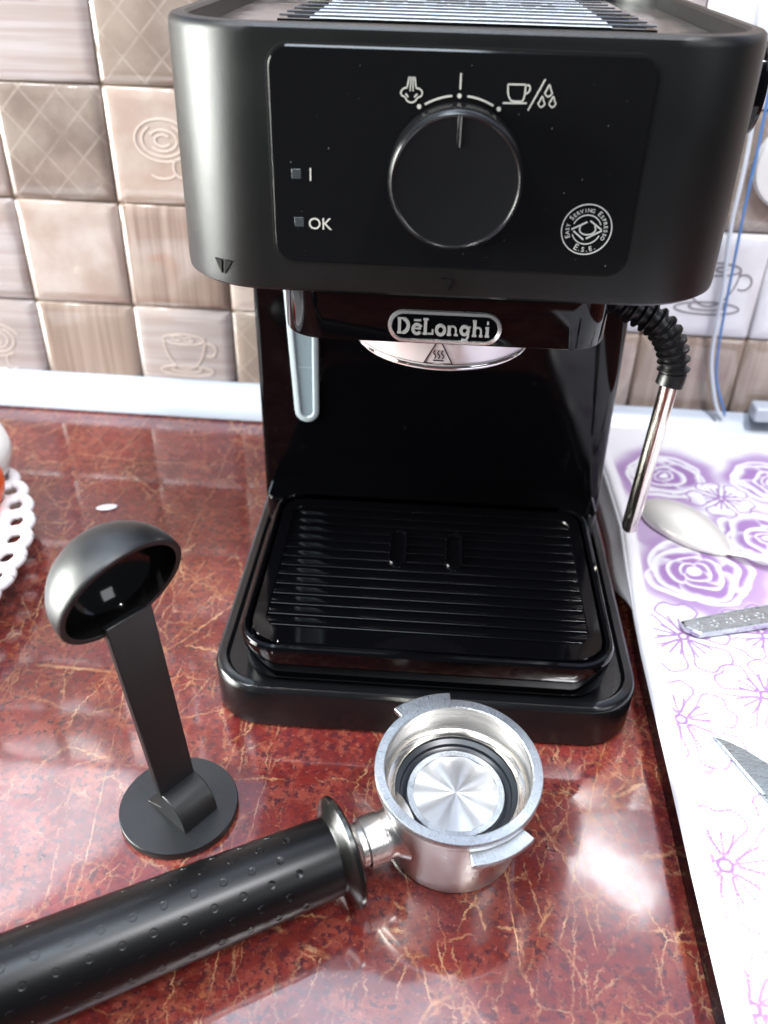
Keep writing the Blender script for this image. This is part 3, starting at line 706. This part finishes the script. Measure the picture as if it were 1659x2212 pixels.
mb = MB(); z = ax; x_ = Vector((0, 0, 1)).cross(z).normalized(); y_ = z.cross(x_)
for row in range(14):
    ang = 2 * PI * row / 14
    for k in range(12):
        s_ = .0205 + k * .0100 + (.005 if row % 2 else 0)
        rr_ = .0145 + (s_ - .02) * .012
        nrm = x_ * math.cos(ang) + y_ * math.sin(ang); p_ = H1 + z * s_ + nrm * (rr_ - .0002) - Vector(pf.location)
        tz = z; tx = nrm.cross(tz); Mx = Matrix((tx, tz, nrm)).transposed().to_4x4(); Mx.translation = p_
        v, f = lathe([(.00162, 0), (.00146, .00030), (.00130, .00032), (.00105, .00015), (.00001, .00015)], 12)
        mb.add(v, f, Mx)
o = mb.out('dimples', hn.data.materials[0], hn, 50); o['kind'] = 'stuff'

# ------------------------------------------------------------------ scoop / tamper
cs = empty('coffee_scoop', 'dark grey plastic measuring scoop standing upright on its round tamper foot', 'scoop', (-.0968, -.0457, 0))
so = T((.0968, .0457, 0))
def sp(name, v, f, m, parent=None, smooth=35): return mesh(name, [tuple(so @ Vector(q)) for q in v], f, m, parent or cs, smooth)
v, f = lathe([(.0001, .0), (.0232, 0), (.0238, .0006), (.0238, .0030), (.0235, .0035), (.0001, .0035)], 80)
sp('tamper_disc', [(a_ - .0968, b_ - .0457, c__) for a_, b_, c__ in v], f, SCOOPM)
# wedge: width axis wv, depth axis dv
wv = Vector((.0096, .0131, 0)).normalized(); dv = Vector((wv.y, -wv.x, 0))           # dv points to the camera-right
pA = Vector((-.0905, -.0598, .0035)); Wd = .0165
Tn, Bn = Vector((-.1016, -.0535, .0160)), None
dep = 0.0245
prof2 = []                                           # (distance back from pA along -dv, height)
top_s, top_h = .0115, .0130
prof2 += [(0, 0)]
for k in range(1, 9):
    t = k / 8 * PI / 2; prof2.append((top_s * (1 - math.cos(t)) , top_h * math.sin(t)))
prof2 += [(top_s + .0028, top_h), (top_s + .0030, .0040), (dep, 0)]
v = [];
for e_ in (0, Wd):
    for s_, h in prof2: v.append(pA + wv * e_ - dv * s_ + Vector((0, 0, h)))
q = len(prof2); f = [(i, (i + 1) % q, q + (i + 1) % q, q + i) for i in range(q)] + [tuple(range(q))[::-1], tuple(range(q, 2 * q))]
bevel(sp('foot_wedge', v, f, SCOOPM), .0004)
# stem: tapered slab from wedge top to bowl
b0 = pA - dv * (top_s + .0006) + Vector((0, 0, top_h - .004))
t0 = Vector((-.1053, -.0600, .1055)); 
t0 = t0 + Vector((-.0014, .0030, .0012))
t1 = t0 + wv * .0186
b1 = b0 + wv * Wd
sd = ((t0 - b0).normalized().cross(wv)).normalized()
if sd.dot(dv) > 0: sd = -sd
th = .0030
v = []
for lo, hi in ((b0, b1), (t0, t1)):
    v += [lo, hi, hi + sd * th, lo + sd * th]
f = [(0, 1, 2, 3), (4, 7, 6, 5), (0, 4, 5, 1), (1, 5, 6, 2), (2, 6, 7, 3), (3, 7, 4, 0)]
stem = bevel(sp('stem', v, f, SCOOPM), .0005)
# bowl
bc = Vector((-.0998, -.0555, .1236)); bn = Vector((.7392, -.5576, -.3777)).normalized(); BR = .0232
bx_ = bn.cross(Vector((0, 0, 1))).normalized(); by_ = bn.cross(bx_)
Mb = Matrix((bx_, by_, bn)).transposed().to_4x4(); Mb.translation = bc
prof = [(.0001, -BR * .92)] + [(BR * math.sin(math.radians(a_)), -BR * .92 * math.cos(math.radians(a_))) for a_ in range(6, 91, 6)] + [(BR, .0012), (BR - .0003, .0016), (BR - .0020, .0016), (BR - .0023, .0013)]
v, f = lathe(prof, 72); bowl = sp('bowl', [tuple(Mb @ Vector(q_)) for q_ in v], f, SCOOPM, smooth=50)
BI = BR - .0023
prof = [(BI, .0013)] + [(BI * math.sin(math.radians(a_)), -BI * .90 * math.cos(math.radians(a_))) for a_ in range(90, 5, -6)] + [(.0001, -BI * .90)]
v, f = lathe(prof, 72); sp('bowl_inside', [tuple(Mb @ Vector(q_)) for q_ in v], f, SCOOPIN, bowl, 50)

# ------------------------------------------------------------------ cloth with printed flowers
X0, X1, Y0, Y1 = .100, .300, -.230, .272
st_ = .0006; nx = int((X1 - X0) / st_); ny = int((Y1 - Y0) / st_)
gx = np.linspace(0, 1, nx + 1); gy = np.linspace(0, 1, ny + 1)
UU, VV = np.meshgrid(gx, gy)
yy = Y0 + (Y1 - Y0) * VV
xl = np.interp(yy, [-.23, -.1229, -.0701, -.0326, .0008, .0469, .0766, .1063, .1529, .2039, .245, .272], [.1008, .1011, .1014, .1021, .1026, .1033, .1045, .1069, .1105, .1095, .107, .106])
xx = xl + (X1 - xl) * UU
rng = np.random.RandomState(3)
def vnoise(x, y, s, seed):
    r = np.random.RandomState(seed); g = r.rand(64, 64); xs, ys = x / s % 63, y / s % 63
    xi, yi = xs.astype(int), ys.astype(int); fx, fy = xs - xi, ys - yi; fx = fx * fx * (3 - 2 * fx); fy = fy * fy * (3 - 2 * fy)
    a = g[yi, xi]; b = g[yi, xi + 1]; c = g[yi + 1, xi]; d = g[yi + 1, xi + 1]
    return (a * (1 - fx) + b * fx) * (1 - fy) + (c * (1 - fx) + d * fx) * fy
white = np.array([.82, .80, .84]); pur = np.array([.32, .165, .41]); pur2 = np.array([.40, .25, .48])
col = np.ones(xx.shape + (3,)) * white
def blend(mask, c):
    global col
    col = col * (1 - mask[..., None]) + np.asarray(c) * mask[..., None]
def sst(v, a, b): t = np.clip((v - a) / (b - a), 0, 1); return t * t * (3 - 2 * t)
wx_ = xx + (vnoise(xx + 1, yy + 1, .012, 1) - .5) * .006; wy_ = yy + (vnoise(xx + 1, yy + 1, .012, 2) - .5) * .006
def halo(cx, cy, rx, ry, c, k=1.0):
    d = np.hypot((wx_ - cx) / rx, (wy_ - cy) / ry); blend(k * (1 - sst(d, .75, 1.1)), c)
def petal(cx, cy, a, ln, wd, dark=pur, rimw=.35):
    dx, dy = wx_ - cx, wy_ - cy; ca, sa = math.cos(a), math.sin(a)
    u = (dx * ca + dy * sa) / ln; v_ = (-dx * sa + dy * ca) / wd
    d = np.sqrt(u * u + v_ * v_); m = 1 - sst(d, .90, 1.0)
    t = 1 - .95 * sst(1 - d + .22 * (-u) + (vnoise(xx, yy + 1, .0035, 7) - .5) * .12, .02, .42)     # white rim, purple towards the heart
    c = dark[None, None] * (1 - t[..., None]) + white * t[..., None]
    global col
    col = col * (1 - m[..., None]) + c * m[..., None]
def rose(cx, cy, R_, seed, sq=.9):
    r = random.Random(seed); halo(cx, cy, R_ * 1.25, R_ * 1.1, pur2, .95)
    for lay, (k, n_) in enumerate(((.86, 5), (.60, 5), (.36, 4), (.17, 3))):
        a0 = r.random() * 6
        for j in range(n_):
            a = a0 + 2 * PI * j / n_ + r.uniform(-.25, .25); q_ = r.uniform(.88, 1.15)
            halo(cx + R_ * k * .55 * math.cos(a), cy + R_ * k * .55 * sq * math.sin(a), R_ * k * .62, R_ * k * .60, pur, .55)
            petal(cx + R_ * k * .70 * q_ * math.cos(a), cy + R_ * k * .70 * q_ * sq * math.sin(a), a + r.uniform(-.2, .2), R_ * (.40 if k > .5 else .24 if k > .3 else .16), R_ * (.62 if k > .5 else .36 if k > .3 else .2))
    halo(cx, cy, R_ * .13, R_ * .12, white)
def sline(pts, wd, dash=None, c=(.34, .18, .42), k=.85):
    P = cat_rom(pts, n=6)
    acc = 0
    for a, b in zip(P[:-1], P[1:]):
        ax_, ay_, bx2, by2 = *a, *b; x0, x1 = sorted((ax_, bx2)); y0, y1 = sorted((ay_, by2)); L_ = math.hypot(bx2 - ax_, by2 - ay_)
        if L_ < 1e-7: continue
        i0 = int(((y0 - .003) - Y0) / (Y1 - Y0) * ny); i1 = int(((y1 + .003) - Y0) / (Y1 - Y0) * ny) + 1
        i0, i1 = max(0, i0), min(ny + 1, i1)
        if i1 <= i0: acc += L_; continue
        X, Y = xx[i0:i1], yy[i0:i1]
        t = np.clip(((X - ax_) * (bx2 - ax_) + (Y - ay_) * (by2 - ay_)) / L_ ** 2, 0, 1)
        d = np.hypot(X - ax_ - t * (bx2 - ax_), Y - ay_ - t * (by2 - ay_)); m = k * (.85 + .15 * min(1, max(0, ay_ / .06))) * (1 - sst(d, wd * .35, wd * .8))
        if dash: m = m * (.6 + .4 * sst(np.sin((acc + t * L_) / dash * 2 * PI), -.6, .2))
        col[i0:i1] = col[i0:i1] * (1 - m[..., None]) + np.asarray(c) * m[..., None]
        acc += L_
def flower(cx, cy, R_, seed, rot=0, n_=5, wd=.00100, dash=.0016):
    R_ *= 1.15; r = random.Random(seed); halo(cx, cy, R_ * .98, R_ * .98, white, 1)
    for j in range(n_):
        a = rot + 2 * PI * j / n_; L_ = R_ * r.uniform(.85, 1.1); h = .52
        pt = lambda rad, da: (cx + rad * math.cos(a + da), cy + rad * math.sin(a + da))
        sline([pt(.12 * R_, 0), pt(.5 * L_, -h * .85), pt(.85 * L_, -h), pt(1.02 * L_, -h * .45), pt(.94 * L_, 0), pt(1.03 * L_, h * .45), pt(.85 * L_, h), pt(.5 * L_, h * .85), pt(.12 * R_, 0)], wd, dash)
        for da in (-.28, .0, .28): sline([pt(.16 * R_, da), pt(.36 * R_, da * 1.25), pt((.5 + .12 * r.random()) * L_, da * 1.2)], wd, dash)
    sline([(cx + .09 * R_ * math.cos(t), cy + .09 * R_ * math.sin(t)) for t in np.linspace(0, 2 * PI, 9)], wd * 1.2)
def halo2(cx, cy, rx, ry, k): halo(cx, cy, rx, ry, pur2, k)
# positions measured on the counter
halo(.147, .205, .036, .040, pur2, .85); halo(.150, .105, .036, .044, pur2, .9); halo(.215, .215, .03, .03, pur2, .9); halo(.200, .135, .03, .03, pur2, .7); halo(.122, .150, .012, .022, pur2, .8)
rose(.1450, .2080, .0270, 1); rose(.1440, .1120, .0290, 5); rose(.2120, .2070, .026, 9); rose(.1900, .145, .028, 12)
halo(.1170, -.016, .005, .010, pur2, .8)
flower(.1560, -.045, .022, 10, .5); flower(.185, -.015, .028, 14, .8); flower(.1100, -.118, .020, 15, .6); flower(.150, -.11, .024, 18, .6); flower(.20, .07, .028, 19); flower(.1750, .185, .018, 21, .7); flower(.1670, .0640, .020, 11, .1)
flower(.1546, .0228, .022, 8, 1.2); flower(.1257, .0594, .0215, 3, .3); flower(.1131, .0050, .0235, 4, .35); flower(.1141, -.0663, .0260, 6, .2)
# plain white hem
blend(1 - sst(UU * (X1 - xl), .0065, .0085), white); blend(sst(yy, Y1 - .016, Y1 - .012), white)
hem = UU * (X1 - xl)
zz = .0175 + .0016 * (vnoise(xx, yy + 1, .06, 5) - .5) + .0009 * (vnoise(xx, yy + 1, .022, 6) - .5) + .0010 * np.exp(-((hem - .0035) / .0030) ** 2)
zz = zz + .00012 * vnoise(xx, yy + 1, .0012, 9)
edge = np.clip(hem / .0022, 0, 1); zz = .0152 + (zz - .0152) * np.sqrt(np.clip(1 - (1 - edge) ** 2, 0, 1))
edge2 = np.clip((Y1 - yy) / .005, 0, 1); zz = .0152 + (zz - .0152) * np.sqrt(np.clip(1 - (1 - edge2) ** 2, 0, 1))
me = bpy.data.meshes.new('tea_towel'); NV = (nx + 1) * (ny + 1)
co = np.stack([xx, yy, zz], -1).reshape(-1, 3).astype(np.float32)
idx = np.arange(NV).reshape(ny + 1, nx + 1)
q = np.stack([idx[:-1, :-1], idx[:-1, 1:], idx[1:, 1:], idx[1:, :-1]], -1).reshape(-1, 4).astype(np.int32)
me.vertices.add(NV); me.vertices.foreach_set('co', co.ravel())
me.loops.add(q.size); me.loops.foreach_set('vertex_index', q.ravel())
me.polygons.add(len(q)); me.polygons.foreach_set('loop_start', np.arange(0, q.size, 4, dtype=np.int32)); me.update(calc_edges=True)
at = me.color_attributes.new('print', 'FLOAT_COLOR', 'POINT')
at.data.foreach_set('color', np.concatenate([col.reshape(-1, 3), np.ones((NV, 1))], 1).astype(np.float32).ravel())
cm_ = mat('printed_cotton', (.8, .8, .8), .85, spec=.15); g = G(cm_)
an = g.new('ShaderNodeAttribute'); an.attribute_name = 'print'; g.link(an.outputs['Color'], g.b.inputs['Base Color'])
wv_ = g.noise(g.new('ShaderNodeTexCoord').outputs['Object'], 1500, 2, .6); bp = g.new('ShaderNodeBump'); bp.inputs['Strength'].default_value = .35; bp.inputs['Distance'].default_value = .0004
g.link(wv_, bp.inputs['Height']); g.link(bp.outputs[0], g.b.inputs['Normal'])
tw = link('tea_towel', me, cm_); me.polygons.foreach_set('use_smooth', [True] * len(me.polygons))
tw['label'] = 'white cloth printed with purple roses and outlined flowers, spread beside the espresso machine'; tw['category'] = 'cloth'

bo = [(float(np.interp(y_, [-.23, -.1229, -.0701, -.0326, .0008, .0469, .0766, .1063, .1529, .2039, .245, .272], [.1008, .1011, .1014, .1021, .1026, .1033, .1045, .1069, .1105, .1095, .107, .106])) + .0012, y_) for y_ in np.linspace(-.228, .268, 40)]
bo = [(.299, -.228), (.299, .268)] + bo[::-1]
bd = mesh('dark_slab', *loft([[(x_, y_, z_) for x_, y_ in bo] for z_ in (.0003, .0151)], True, True), GLOSS); bevel(bd, .001)
bd['label'] = 'black slab on the countertop underneath the purple flowered cloth'; bd['category'] = 'board'

v = []; f = []; ys_ = np.linspace(.070, .262, 50)
for y_ in ys_:
    e_ = float(np.interp(y_, [.070, .0766, .1063, .1529, .2039, .262], [.1042, .1045, .1069, .1105, .1095, .1065])); k_ = min(1, max(0, (y_ - .072) / .05)); k_ = k_ * k_ * (3 - 2 * k_)
    for t_ in (0, .15, .4, .7, 1):
        v.append((e_ + .0009 - (.0005 + .0060 * t_ ** 1.3) * k_, y_, .0164 - t_ * .0150 * k_ - (1 - k_) * .0004 * t_))
for a_ in range(len(ys_) - 1):
    for b_ in range(4): f.append((a_ * 5 + b_, a_ * 5 + b_ + 1, a_ * 5 + b_ + 6, a_ * 5 + b_ + 5))
hf = mesh('hanging_fold', v, f, mat('towel_back_cotton', (.70, .70, .74), .85, spec=.15, bump=(900, .4)), tw, 60); md = hf.modifiers.new('t', 'SOLIDIFY'); md.thickness = .0008

# spoon
ZC = .0188
spn = empty('spoon', 'shiny steel spoon lying bowl down on the purple flowered cloth behind the knives', 'spoon', (.145, .150, ZC))
def local(o, pts): return [tuple(Vector(q_) - Vector(o.location)) for q_ in pts]
ca = math.atan2(.118 - .172, .176 - .137)            # bowl axis direction on the cloth
c0 = Vector((.1460, .1510, ZC)); dx_ = Vector((math.cos(ca), math.sin(ca), 0)); dy_ = Vector((-dx_.y, dx_.x, 0))
v = []; f = []; NU, NVv = 24, 14
for i in range(NU + 1):
    s_ = -1 + 2 * i / NU
    wd = .0172 * (max(0, 1 - abs(s_) ** 2.2)) ** .6 * (1 - .18 * s_)
    wd = max(wd, .0028 if s_ > .8 else .0002); hh = .0085 * max(0, 1 - s_ * s_) ** .8 + .0006
    for k in range(NVv + 1):
        t = -1 + 2 * k / NVv; v.append(c0 + dx_ * (s_ * .0310) + dy_ * (wd * t) + Vector((0, 0, hh * (1 - t * t) ** .8 * 1.0 + .0004)))
for i in range(NU):
    for k in range(NVv):
        a = i * (NVv + 1) + k; f.append((a, a + 1, a + NVv + 2, a + NVv + 1))
o = mesh('spoon_bowl', local(spn, v), f, SPOONM, spn, 60)
md = o.modifiers.new('s', 'SOLIDIFY'); md.thickness = .001; md.offset = -1
hp = cat3([c0 + dx_ * .0285 + Vector((0, 0, .0010)), c0 + dx_ * .038 + dy_ * .002 + Vector((0, 0, .0050)), c0 + dx_ * .050 + dy_ * .009 + Vector((0, 0, .0065)), c0 + dx_ * .09 + dy_ * .040 + Vector((0, 0, .0035)), c0 + dx_ * .14 + dy_ * .080 + Vector((0, 0, .0015))], 8)
hw = [.0022 + .0030 * (i / len(hp)) for i in range(len(hp))]
v, f = tube(local(spn, hp), hw, 14, True, .40); mesh('spoon_handle', v, f, SPOONM, spn, 50)

# knife handle and knife blade
def slab_obj(name, parent, outline, z0, z1, m, ins=.0004):
    P = [Vector((a_, b_, 0)) for a_, b_ in outline]; cen = sum(P, Vector()) / len(P)
    r0 = [tuple(p_ + Vector((0, 0, z0))) for p_ in P]; r1 = [tuple(p_ + Vector((0, 0, z1 - ins))) for p_ in P]
    r2 = [tuple(p_ + (cen - p_).normalized() * ins * 1.5 + Vector((0, 0, z1))) for p_ in P]
    v, f = loft([r0, r1, r2], True, True); return mesh(name, local(parent, v), f, m, parent, 30)
kn = empty('table_knife', 'table knife with floral patterned steel handle reaching in from the right, nearest the spoon', 'knife', (.150, .070, ZC))
ka = Vector((.1275, .0610, 0)); kb = Vector((.2600, .1050, 0)); kd = (kb - ka).normalized(); kp = Vector((-kd.y, kd.x, 0))
ol = [ka + kp * .0052 - kd * .001, ka + kp * .001 - kd * .0012, ka - kp * .0052 + kd * .0035, ka - kp * .0062 + kd * .03, kb - kp * .006, kb + kp * .006, ka + kp * .0064 + kd * .03]
h_ = slab_obj('knife_handle', kn, [(p_.x, p_.y) for p_ in ol], ZC, ZC + .0030, KNIFEM, .0007)
mb = MB()
for k in range(9):
    c_k = ka + kd * (.006 + k * .0085); 
    for a_ in range(5):
        an_ = a_ * 2 * PI / 5 + k; p_ = c_k + (kd * math.cos(an_) + kp * math.sin(an_)) * .0019
        v, f = lathe([(.0011, 0), (.0008, .00035), (.0001, .0004)], 8)
        mb.add(v, f, T(p_ + Vector((0, 0, ZC + .0029)) - Vector(kn.location)))
v, f = tube(local(kn, [o_ + Vector((0, 0, ZC + .003)) for o_ in (ol[2] + kp * .0012 + kd * .001, ol[3] + kp * .0012, ol[4] + kp * .0012)]), .00035, 6); mb.add(v, f)
v, f = tube(local(kn, [o_ + Vector((0, 0, ZC + .003)) for o_ in (ol[0] - kp * .0012 + kd * .0015, ol[6] - kp * .0012, ol[5] - kp * .0012)]), .00035, 6); mb.add(v, f)
mb.out('floral_relief', KNIFEM, h_, 40)
kn2 = empty('kitchen_knife', 'pointed steel knife blade on the flowered cloth, its tip towards the espresso machine', 'knife', (.150, .0, ZC))
tip = Vector((.1265, .0030, 0))
ol = [(a_ - .0030, b_ - .0090) for a_, b_ in [(.1265, .0035), (.1290, -.0015), (.1335, -.0120), (.1395, -.0260), (.1480, -.0440), (.1600, -.0690), (.1770, -.0600), (.1640, -.0340), (.1540, -.0190), (.1460, -.0095), (.1380, -.0025), (.1315, .0015)]]
slab_obj('knife_blade', kn2, ol, ZC, ZC + .0014, steel_mat('blade_steel', (.42, .47, .48), .26, (2, 14, 1), strength=.15), .0006)
slab_obj('knife_grip', kn2, [(.1560, -.0750), (.1600, -.0830), (.190, -.1320), (.2020, -.1250), (.1760, -.0730), (.170, -.0690)], ZC + .0006, ZC + .008, MATTE, .002)

# ------------------------------------------------------------------ lace-edged plate, bowl and orange at left
pl = empty('lace_plate', 'white round platter with openwork scalloped edge, cut off by the left edge', 'plate', (-.352, .068, 0))
v, f = lathe([(.0001, .003), (.085, .003), (.095, .0045), (.115, .0135), (.1235, .0190), (.1262, .0195), (.1268, .0186), (.1255, .0165), (.116, .0105), (.097, .0015), (.088, .0002), (.0001, .0002)], 120)
mesh('plate_body', v, f, CHINA, pl, 50)
me_l = None; NL = 50
for k in range(NL):
    a = 2 * PI * k / NL
    if me_l is None:
        v, f = tube([(.0068 * math.cos(t), .0088 * math.sin(t), .0004 * math.cos(t)) for t in np.linspace(0, 2 * PI, 25)], .0035, 8, False, .8)
        o = mesh('rim_loop', v, f, CHINA, pl, 60); me_l = o.data
    else:
        o = bpy.data.objects.new('rim_loop', me_l); C.objects.link(o); o.parent = pl
    o.location = (.1325 * math.cos(a), .1325 * math.sin(a), .0205); o.rotation_euler = (0, 0, a)
bw = mesh('white_pot', *lathe([(.0001, 0), (.020, 0), (.030, .006), (.037, .020), (.040, .036), (.038, .050), (.030, .060), (.016, .066), (.0001, .067)], 64), CERAM)
bw.scale = (1, 1, .62); bw.location = (-.2860, .152, .016); bw['label'] = 'smooth white rounded pot on the platter, mostly outside the left edge'; bw['category'] = 'pot'
org = mesh('orange_fruit', *lathe([(.0001, 0)] + [(.021 * math.sin(math.radians(a_)), .021 - .021 * math.cos(math.radians(a_))) for a_ in range(8, 180, 8)] + [(.0001, .042)], 40), ORANGE)
org.location = (-.2600, .128, .0160); org['label'] = 'bright orange round piece lying on the white platter in front of the pot'; org['category'] = 'fruit'

# ------------------------------------------------------------------ cables on the wall at right
for (nm, lab, m_, pts, r) in (
    ('white_cable', 'white cable hanging down the tiles right of the machine, beside a blue one', WCABLE, [(.165, .288, .290), (.174, .289, .200), (.1755, .289, .150), (.1800, .289, .110), (.1815, .289, .085), (.1840, .288, .060), (.1920, .287, .034), (.1975, .285, .0225)], .0013),
    ('blue_cable', 'blue cable hanging down the tiles right of the machine, beside a white one', BLUE, [(.1740, .286, .270), (.1790, .287, .200), (.1800, .287, .165), (.1835, .287, .100), (.1860, .287, .070), (.1900, .287, .048), (.1990, .286, .028), (.2010, .285, .0225)], .0009)):
    v, f = tube(cat3(pts, 10), r, 10); o = mesh(nm, v, f, m_, None, 60); o['label'] = lab; o['category'] = 'cable'
v, f = plate(.2180, .262, .0225, .0330, .002, .2895, .277, .001)
o = mesh('socket_box', v, f, WTRIM); o['label'] = 'small white box at the foot of the tiles, at the right edge'; o['category'] = 'box'
v, f = lathe([(.0001, 0), (.0245, 0), (.0262, .0015), (.0265, .004), (.0250, .0065), (.0190, .0075), (.0001, .0070)], 48)
o = mesh('wall_ornament', [(a_, -c__, b_) for a_, b_, c__ in v], f, CERAM); o.location = (.2070, .2955, .1865); o['label'] = 'round white ornament on the tiles at the right edge behind the cables'; o['category'] = 'ornament'
# crumb on the counter behind the scoop
v, f = lathe([(.0001, 0), (.0028, .0002), (.0034, .0010), (.0020, .0018), (.0001, .0021)], 9)
v = [(a_ * 1.9, b_ * .9, c__) for a_, b_, c__ in v]
o = mesh('white_crumb', v, f, CHINA); o.location = (-.1970, .1640, .0); o.rotation_euler = (0, 0, .3); o['label'] = 'tiny white crumb lying alone on the red countertop behind the scoop'; o['category'] = 'crumb'
